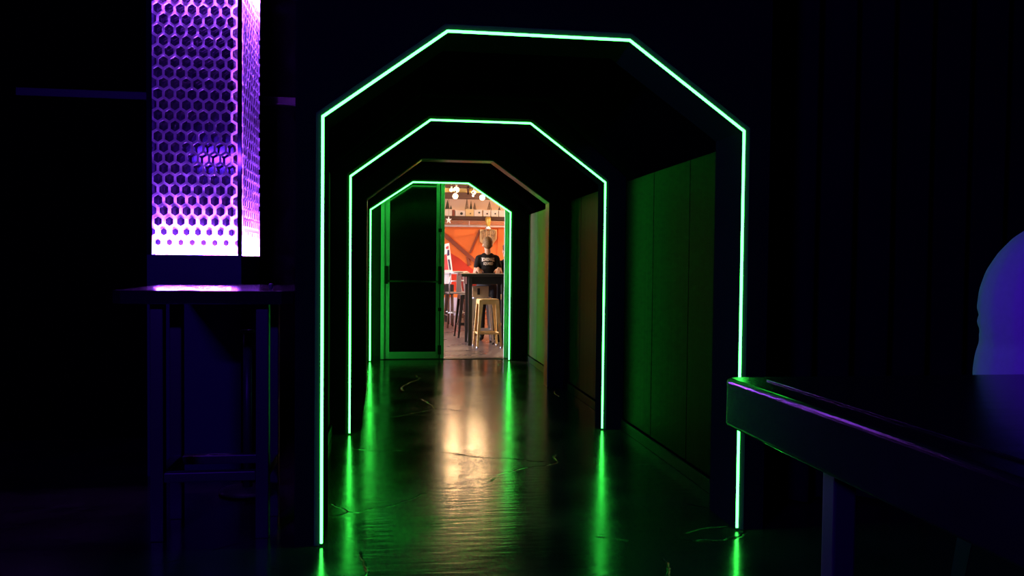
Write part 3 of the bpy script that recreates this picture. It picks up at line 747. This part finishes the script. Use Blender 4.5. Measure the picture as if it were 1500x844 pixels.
# red bench back and low white board, daylight's lavender in its colour
a, b = at(675, 432, 18.6), at(689, 404, 18.6)
bn = empty('bench', ((a.x+b.x)/2, 18.8, 0)); props(bn, 'dark red upholstered bench behind the silver chairs', 'bench')
box('backrest', a.x, b.x+.25, 18.6, 18.72, .50, b.z, M['oxblood'], bn, bev=.02)
box('seat', a.x, b.x+.25, 18.72, 19.15, .40, .50, M['oxblood'], bn, bev=.02)
box('base', a.x+.02, b.x+.23, 18.66, 19.1, 0, .40, M['beam'], bn)
a, b = at(648, 460, 19.6), at(684, 436, 19.6)
props(box('low_board', a.x, b.x, 19.6, 19.68, 0, b.z, M['lavender'], bev=.006), 'low white board with daylight lavender in its colour standing on the floor behind the chairs', 'board')
# leaning picture board on the white table
a, b, c_, d_ = at(645, 397, 17.3), at(663, 397, 17.3), at(658, 356, 17.3), at(645, 359, 17.3)
pbd = empty('picture_board', ((a.x+b.x)/2, 17.3, tz)); props(pbd, 'white-edged board with red and dark print leaning on the white table', 'picture')
prism('board', [(a.x, tz), (b.x, tz), (c_.x, c_.z), (d_.x, d_.z)], 'y', 17.30, 17.33, M['white'], pbd)
def pp(u, v): q = at(u, v, 17.295); return (q.x, q.z)
prism('print', [pp(649, 375), pp(654, 372), pp(657, 395.5), pp(650, 395.5)], 'y', 17.293, 17.30, M['redprint'], pbd)
prism('print', [pp(655.5, 366), pp(658, 366), pp(658.5, 374), pp(655, 375)], 'y', 17.293, 17.30, M['ink'], pbd)
prism('print', [pp(656, 380), pp(658.5, 380), pp(661, 395.5), pp(658.5, 395.5)], 'y', 17.293, 17.30, M['ink'], pbd)
prism('print', [pp(653, 362), pp(657, 360), pp(657, 364.5), pp(653.5, 365)], 'y', 17.293, 17.30, M['redprint'], pbd)
# white star ornament
p = at(657.2, 322.5, 19.2)
star = [(p.x+(.075 if i % 2 == 0 else .03)*math.sin(i*PI/5), p.z+(.10 if i % 2 == 0 else .035)*math.cos(i*PI/5)) for i in range(10)]
so = empty('star_ornament', (p.x, 19.2, p.z)); props(so, 'white star ornament hanging before the pipes at the left', 'ornament')
prism('star', star, 'y', 19.19, 19.215, M['white'], so); tube('cord', [(p.x, 19.2, p.z+.095), (p.x, 19.2, BZ)], .003, M['wire'], so, n=5)
# gilded head on a woven plaque, hung on the orange wall
PYY = BYB-.03
def pq(u, v): q = at(u, v, PYY-.05); return (q.x, q.z)
SYH = 19.30
hd = empty('wall_sculpture', (at(715, 340, PYY).x, BYB, at(715, 340, PYY).z)); props(hd, 'gilded long head reaching out from a square woven plaque on the orange wall', 'sculpture')
prism('plaque', [pq(703, 336), pq(728, 336.5), pq(728, 350), pq(722, 358), pq(708, 358), pq(703, 354)], 'y', PYY-.05, BYB, M['crate2'], hd, bev=.008)
prism('woven_field', [pq(711, 335), pq(719, 335), pq(726, 338), pq(724, 351), pq(719, 358), pq(711, 358), pq(706, 350), pq(705.5, 340)], 'y', PYY-.09, PYY-.05, M['plaque'], hd, bev=.008)
q = at(715, 325, SYH)
lathe('head', (q.x, SYH, q.z), [(.026, -.12), (.046, -.08), (.064, -.02), (.068, .04), (.064, .09), (.042, .115), (.005, .12)], M['statue'], hd, n=16)
tube('neck_bracket', [(q.x, SYH, q.z-.10), (q.x+.02, SYH+.4, q.z-.15), (at(715, 337, PYY-.06).x, PYY-.06, at(715, 337, PYY-.06).z)], .02, M['statue'], hd)
q = at(715, 333.3, SYH)
lathe('collar', (q.x, SYH, q.z), [(.065, -.035), (.05, -.01), (.032, .02), (.026, .035)], M['white'], hd, n=16)
for s_ in (-1, 1):
    box('strap', hd.location.x+s_*.05-.008, hd.location.x+s_*.05+.008, PYY-.098, PYY-.09, hd.location.z-.22, hd.location.z+.03, M['crate2'], hd)

# ================================================================== people
def fuse(name, shapes, voxel, m_, parent=None, smooth=6, shape=None):
    """capsules and ellipsoids melted into one continuous skin"""
    bm = bmesh.new()
    for s_ in shapes:
        if s_[0] == 'c':
            _, p0, r0, p1, r1 = s_; p0, p1 = Vector(p0), Vector(p1)
            ax = (p1-p0); L_ = ax.length; q_ = ax.to_track_quat('Z', 'Y')
            n, k = 14, 5; rings = []
            for i in range(k): a = -PI/2+(i+.35)*PI/2/k; rings.append((r0*math.cos(a), r0*math.sin(a)))
            for i in range(k): a = (i+.65-.35)*PI/2/k; rings.append((r1*math.cos(a), L_+r1*math.sin(a)))
            vs = [[bm.verts.new(p0+q_ @ Vector((r*math.cos(2*PI*j/n), r*math.sin(2*PI*j/n), z))) for j in range(n)] for r, z in rings]
            for A_, B_ in zip(vs, vs[1:]):
                for j in range(n): bm.faces.new((A_[j], A_[(j+1) % n], B_[(j+1) % n], B_[j]))
            bm.faces.new(vs[0][::-1]); bm.faces.new(vs[-1])
        else:
            _, c_, rad = s_[:3]
            r = bmesh.ops.create_uvsphere(bm, u_segments=20, v_segments=14, radius=1)
            Rm = s_[3] if len(s_) > 3 else Matrix.Identity(3)
            for v in r['verts']: v.co = Vector(c_)+Rm @ Vector((v.co.x*rad[0], v.co.y*rad[1], v.co.z*rad[2]))
    me = bpy.data.meshes.new('tmp'); bm.to_mesh(me); bm.free()
    o = bpy.data.objects.new('tmp', me); COL.objects.link(o)
    md = o.modifiers.new('r', 'REMESH'); md.mode = 'VOXEL'; md.voxel_size = voxel
    ms = o.modifiers.new('s', 'SMOOTH'); ms.iterations = smooth; ms.factor = .5
    dg = bpy.context.evaluated_depsgraph_get(); dg.update()
    me2 = bpy.data.meshes.new_from_object(o.evaluated_get(dg))
    bpy.data.objects.remove(o); bpy.data.meshes.remove(me)
    off = root_off(parent)
    for v in me2.vertices:
        c_ = v.co.copy()
        if shape: c_ = shape(c_)
        v.co = c_-off
    me2.name = name; me2.materials.clear(); me2.materials.append(m_)
    me2.polygons.foreach_set('use_smooth', [True]*len(me2.polygons))
    o2 = bpy.data.objects.new(name, me2); COL.objects.link(o2); o2.parent = parent
    return o2
def hand(wrist, fwd, side, palm_n, sc=1.0, curl=.5):
    """palm, four unequal bent fingers and a thumb leaving the palm's side"""
    wrist = Vector(wrist); f = Vector(fwd).normalized(); n = Vector(palm_n).normalized(); s = f.cross(n).normalized()*side
    out = [('c', wrist, .026*sc, wrist+f*.05*sc, .03*sc)]
    for i, (o_, l_) in enumerate(((-.03, .068), (-.01, .08), (.011, .074), (.031, .058))):
        k0 = wrist+f*.085*sc+s*o_*sc
        out.append(('c', wrist+f*.03*sc+s*o_*.7*sc, .016*sc, k0, .0125*sc))
        a = curl*.7; d1 = f*math.cos(a)+n*math.sin(a); a2 = curl*1.7; d2 = f*math.cos(a2)+n*math.sin(a2)
        k1 = k0+d1*l_*.55*sc; k2 = k1+d2*l_*.5*sc
        out += [('c', k0, .0115*sc, k1, .0098*sc), ('c', k1, .0098*sc, k2, .008*sc)]
    t0 = wrist+f*.025*sc-s*.028*sc; t1 = t0+(f*.55-s*.75+n*.25)*.045*sc; t2 = t1+(f*.9-s*.2+n*.35)*.035*sc
    out += [('c', t0, .016*sc, t1, .0125*sc), ('c', t1, .0125*sc, t2, .0095*sc)]
    return out
def head_shapes(c_, fwd, sc=1.0):
    """skull, jaw, nose, brows, lips, ears; c_ = head centre (eye height)"""
    f = Vector(fwd).normalized(); s = f.cross(Vector((0, 0, 1))).normalized(); u = s.cross(f); c_ = Vector(c_)
    R = Matrix((s, f, u)).transposed()
    P = lambda a, b, d_: c_+(s*a+f*b+u*d_)*sc
    V3 = lambda *r: [x*sc for x in r]
    return [('e', P(0, -.012, .022), V3(.076, .095, .098), R), ('e', P(0, .028, -.062), V3(.056, .058, .058), R), ('c', P(0, .085, -.004), .010*sc, P(0, .108, -.036), .014*sc),
            ('e', P(.034, .076, .008), V3(.022, .014, .010), R), ('e', P(-.034, .076, .008), V3(.022, .014, .010), R), ('e', P(0, .082, -.066), V3(.026, .010, .011), R),
            ('e', P(.078, -.008, -.012), V3(.010, .022, .032), R), ('e', P(-.078, -.008, -.012), V3(.010, .022, .032), R)]
def hair_shapes(c_, fwd, sc=1.0, long=False):
    f = Vector(fwd).normalized(); s = f.cross(Vector((0, 0, 1))).normalized(); u = s.cross(f); c_ = Vector(c_)
    R = Matrix((s, f, u)).transposed(); P = lambda a, b, d_: c_+(s*a+f*b+u*d_)*sc
    V3 = lambda *r: [x*sc for x in r]
    o = [('e', P(0, -.028, .045), V3(.083, .092, .085), R), ('e', P(0, -.052, -.005), V3(.072, .058, .07), R), ('e', P(0, .01, .088), V3(.066, .08, .045), R)]
    if long: o += [('e', P(0, -.075, -.10), V3(.078, .04, .13), R)]
    else: o += [('e', P(0, .0, .10), V3(.06, .07, .032), R)]
    return o
def eyes(c_, fwd, parent):
    f = Vector(fwd).normalized(); s = f.cross(Vector((0, 0, 1))).normalized(); c_ = Vector(c_)
    for a in (-.033, .033):
        p = c_+s*a+f*.078; lathe('eye', p, [(max(.001, .011*math.sin(i*PI/6)), -.011*math.cos(i*PI/6)) for i in range(7)], M['hole'], parent, n=10)

def standing(X, Y, top, fwd, lab, hairm, longh, tee_text, table_hands, sc=1.0):
    f = Vector(fwd).normalized(); s = f.cross(Vector((0, 0, 1))).normalized()
    P = lambda a, b, z: Vector((X, Y, 0))+s*a+f*b+Vector((0, 0, z))
    t = empty('person', (X, Y, 0)); props(t, lab, 'person')
    hc = P(0, .02, top-.125); sh = top-.315; hip = top*.53
    B = head_shapes(hc, f, .97)+[('c', P(0, -.015, sh+.02), .055, P(0, 0, top-.2), .05)]
    tor = [('e', P(0, 0, sh-.09), (.135, .10, .13)), ('e', P(0, -.005, sh-.26), (.115, .095, .17)), ('e', P(0, 0, hip+.02), (.135, .105, .13)), ('c', P(-.11, 0, sh-.03), .05, P(.11, 0, sh-.03), .05), ('c', P(-.05, -.01, sh+.0), .05, P(.05, -.01, sh+.0), .05)]
    B += tor
    slv = []
    for k in (-1, 1):
        S0 = P(k*.14, 0, sh-.04); el = P(k*.205, -.04, sh-.28)
        wr_ = P(k*.165, -.13, table_hands+.075) if table_hands else P(k*.20, .05, sh-.54)
        B += [('c', S0, .05, el, .038), ('c', el, .038, wr_, .026)]
        hf = (-f*.75+Vector((0, 0, -.5))-s*k*.2) if table_hands else Vector((0, 0, -1))
        B += hand(wr_, hf, k, Vector((0, 0, -1)) if table_hands else -s*k, .95, .35)
        slv += [('c', S0, .062, S0.lerp(el, .5), .056)]
        hp = P(k*.085, 0, hip-.03); kn = P(k*.095, .02, hip*.52); an = P(k*.10, -.01, .09)
        B += [('c', hp, .085, kn, .055), ('c', kn, .055, an, .038), ('c', P(k*.10, -.03, .045), .038, P(k*.11, .16, .035), .032)]
    fuse('body', B, .0075, M['skin'], t)
    tee = fuse('shirt', [('e', P(0, 0, sh-.09), (.148, .115, .145)), ('e', P(0, -.005, sh-.26), (.130, .110, .19)), ('e', P(0, 0, hip+.03), (.145, .118, .12)), ('c', P(-.12, 0, sh-.03), .060, P(.12, 0, sh-.03), .060), ('c', P(-.05, -.01, sh+.0), .06, P(.05, -.01, sh+.0), .06)]+slv, .010, M['tee'], t)
    tr = []
    for k in (-1, 1):
        hp = P(k*.085, 0, hip-.03); kn = P(k*.095, .02, hip*.52); an = P(k*.10, -.01, .09)
        tr += [('c', hp, .102, kn, .072), ('c', kn, .072, an, .06)]
    fuse('trousers', tr+[('e', P(0, 0, hip+.0), (.168, .122, .11))], .011, M['trousers'], t)
    for k in (-1, 1): fuse('shoe', [('c', P(k*.10, -.04, .05), .05, P(k*.115, .16, .042), .042)], .009, M['blk'], t, shape=lambda c_: Vector((c_.x, c_.y, max(.001, c_.z))))
    fuse('hair', hair_shapes(hc, f, 1.0, longh), .008, hairm, t, smooth=3)
    eyes(hc, f, t)
    if tee_text:
        bvh = BVHTree.FromObject(tee, bpy.context.evaluated_depsgraph_get())
        off = root_off(t)
        for (txt, size, zc, arc, tgt) in tee_text:
            cu = bpy.data.curves.new('lettering', 'FONT'); cu.body = txt; cu.size = size; cu.align_x = 'CENTER'; cu.offset = .002
            o = bpy.data.objects.new('lettering', cu); COL.objects.link(o)
            dg = bpy.context.evaluated_depsgraph_get(); me = bpy.data.meshes.new_from_object(o.evaluated_get(dg)); bpy.data.objects.remove(o)
            xs = [v.co.x for v in me.vertices]; wd_ = max(xs)-min(xs); k = tgt/wd_
            for v in me.vertices:
                x = v.co.x*k; z = zc+v.co.y*(1+.5*arc*(x/.1)**2)-arc*(x/.1)**2*size*.25
                # the back faces -f; text read from behind runs along +s
                p = P(x, -.6, z); hit = bvh.ray_cast(p-off, f)
                v.co = (hit[0] if hit[0] else P(x, -.13, z)-off)-f*.003
            me.materials.append(M['print'])
            lo = bpy.data.objects.new('lettering', me); COL.objects.link(lo); lo.parent = tee
    return t
pm = at(714.5, 347, 13.36)
standing(pm.x, 13.36, pm.z, (0, 1, 0), 'person in black t-shirt with pale back print, seen from behind at the black table', M['hair_fair'], False,
         (('BOARDWALK', .068, at(714.5, 382.2, 13.3).z, .6, .205), ('SQUARED', .058, at(714.5, 388, 13.3).z, .15, .155)), TZ)
pm2 = at(743, 358, 14.7)
standing(pm2.x, 14.7, pm2.z, (-.4, 1, 0), 'person in black with dark hair, mostly hidden by the right door jamb', M['hair_dark'], True, None, None)

# the seated person in a white shirt at the right edge, facing right, hunched over
def seated():
    X, Y = 1.815, 1.98
    t = empty('person', (X, Y, 0)); props(t, 'seated person in a pale shirt lit indigo, cut by the right picture edge', 'person')
    f = Vector((.97, .22, 0)).normalized(); s = f.cross(Vector((0, 0, 1))).normalized()   # s points to the camera side
    P = lambda a, b, z: Vector((X, Y, 0))+s*a+f*b+Vector((0, 0, z))
    hc = P(0, .22, 1.56)
    pel = P(0, -.06, .80)
    B = head_shapes(hc, f)+[('c', P(0, .07, 1.38), .058, P(0, .17, 1.49), .052)]
    B += [('e', P(0, -.01, 1.14), (.19, .17, .2)), ('e', P(0, -.03, 1.0), (.17, .16, .2)), ('e', P(0, -.03, .86), (.17, .16, .13)), ('c', P(-.17, .06, 1.27), .058, P(.17, .06, 1.27), .058)]
    SL = []
    for k in (-1, 1):
        S0 = P(k*.19, .07, 1.26); el = P(k*.24, .10, 1.0); wr_ = P(k*.14, .27, .93)
        B += [('c', S0, .052, el, .04), ('c', el, .04, wr_, .027)]+hand(wr_, f*.9-s*k*.3+Vector((0, 0, -.15)), k, Vector((0, 0, -1)), 1, .45)
        SL += [('c', S0, .078, el, .066), ('c', el, .064, el.lerp(wr_, .75), .045)]
        hp = P(k*.10, .0, .83); kn = P(k*.16, .42, .80); an = P(k*.15, .38, .36)
        B += [('c', hp, .09, kn, .06), ('c', kn, .06, an, .04), ('c', an-Vector((0, 0, .05)), .038, an+f*.17-Vector((0, 0, .06)), .032)]
    fuse('body', B, .008, M['skin'], t)
    rnd = random.Random(3)
    def folds(c_):
        # soft horizontal pull lines across the shirt's back
        q = c_-Vector((X, Y, 0)); z = c_.z
        g = math.exp(-((z-1.115-.10*(q.dot(f)+.25))/.012)**2)*.007+math.exp(-((z-1.085+.13*(q.dot(f)+.22))/.012)**2)*.006+math.exp(-((z-1.25)/.010)**2)*.003*max(0, min(1, 2+q.dot(f)*12))
        g += .0012*math.sin(z*38+q.dot(s)*9)*math.sin(q.dot(s)*14+z*5)
        ax = q-s*q.dot(s)*.5; ax.z = 0
        return c_-ax.normalized()*g*min(1, max(0, (1.36-z)*6))*min(1, max(0, (q.dot(f)+.245)*14))
    fuse('shirt', [('e', P(0, -.02, 1.13), (.235, .20, .26)), ('e', P(0, -.035, .96), (.222, .21, .25)), ('c', P(-.17, .06, 1.27), .074, P(.17, .06, 1.27), .074), ('c', P(0, .05, 1.34), .075, P(0, .08, 1.38), .066)]+SL, .009, M['shirt_white'], t, smooth=10, shape=folds)
    tr = []
    for k in (-1, 1):
        hp = P(k*.10, .0, .83); kn = P(k*.16, .42, .80); an = P(k*.15, .38, .36)
        tr += [('c', hp, .105, kn, .078), ('c', kn, .076, an, .062)]
        fuse('shoe', [('c', an-Vector((0, 0, .055)), .05, an+f*.18-Vector((0, 0, .07)), .04)], .01, M['blk'], t)
    fuse('trousers', tr+[('e', P(0, -.03, .84), (.16, .17, .10))], .011, M['trousers'], t)
    fuse('hair', hair_shapes(hc, f), .009, M['hair_dark'], t, smooth=3); eyes(hc, f, t)
    k = stool('bar_stool', M['blk'], H=.735, lab='black bar stool under the seated person in the pale shirt', top=.16, foot=.22)
    k.location = (P(0, -.02, 0).x, P(0, -.02, 0).y, 0); k.rotation_euler.z = .22
seated()
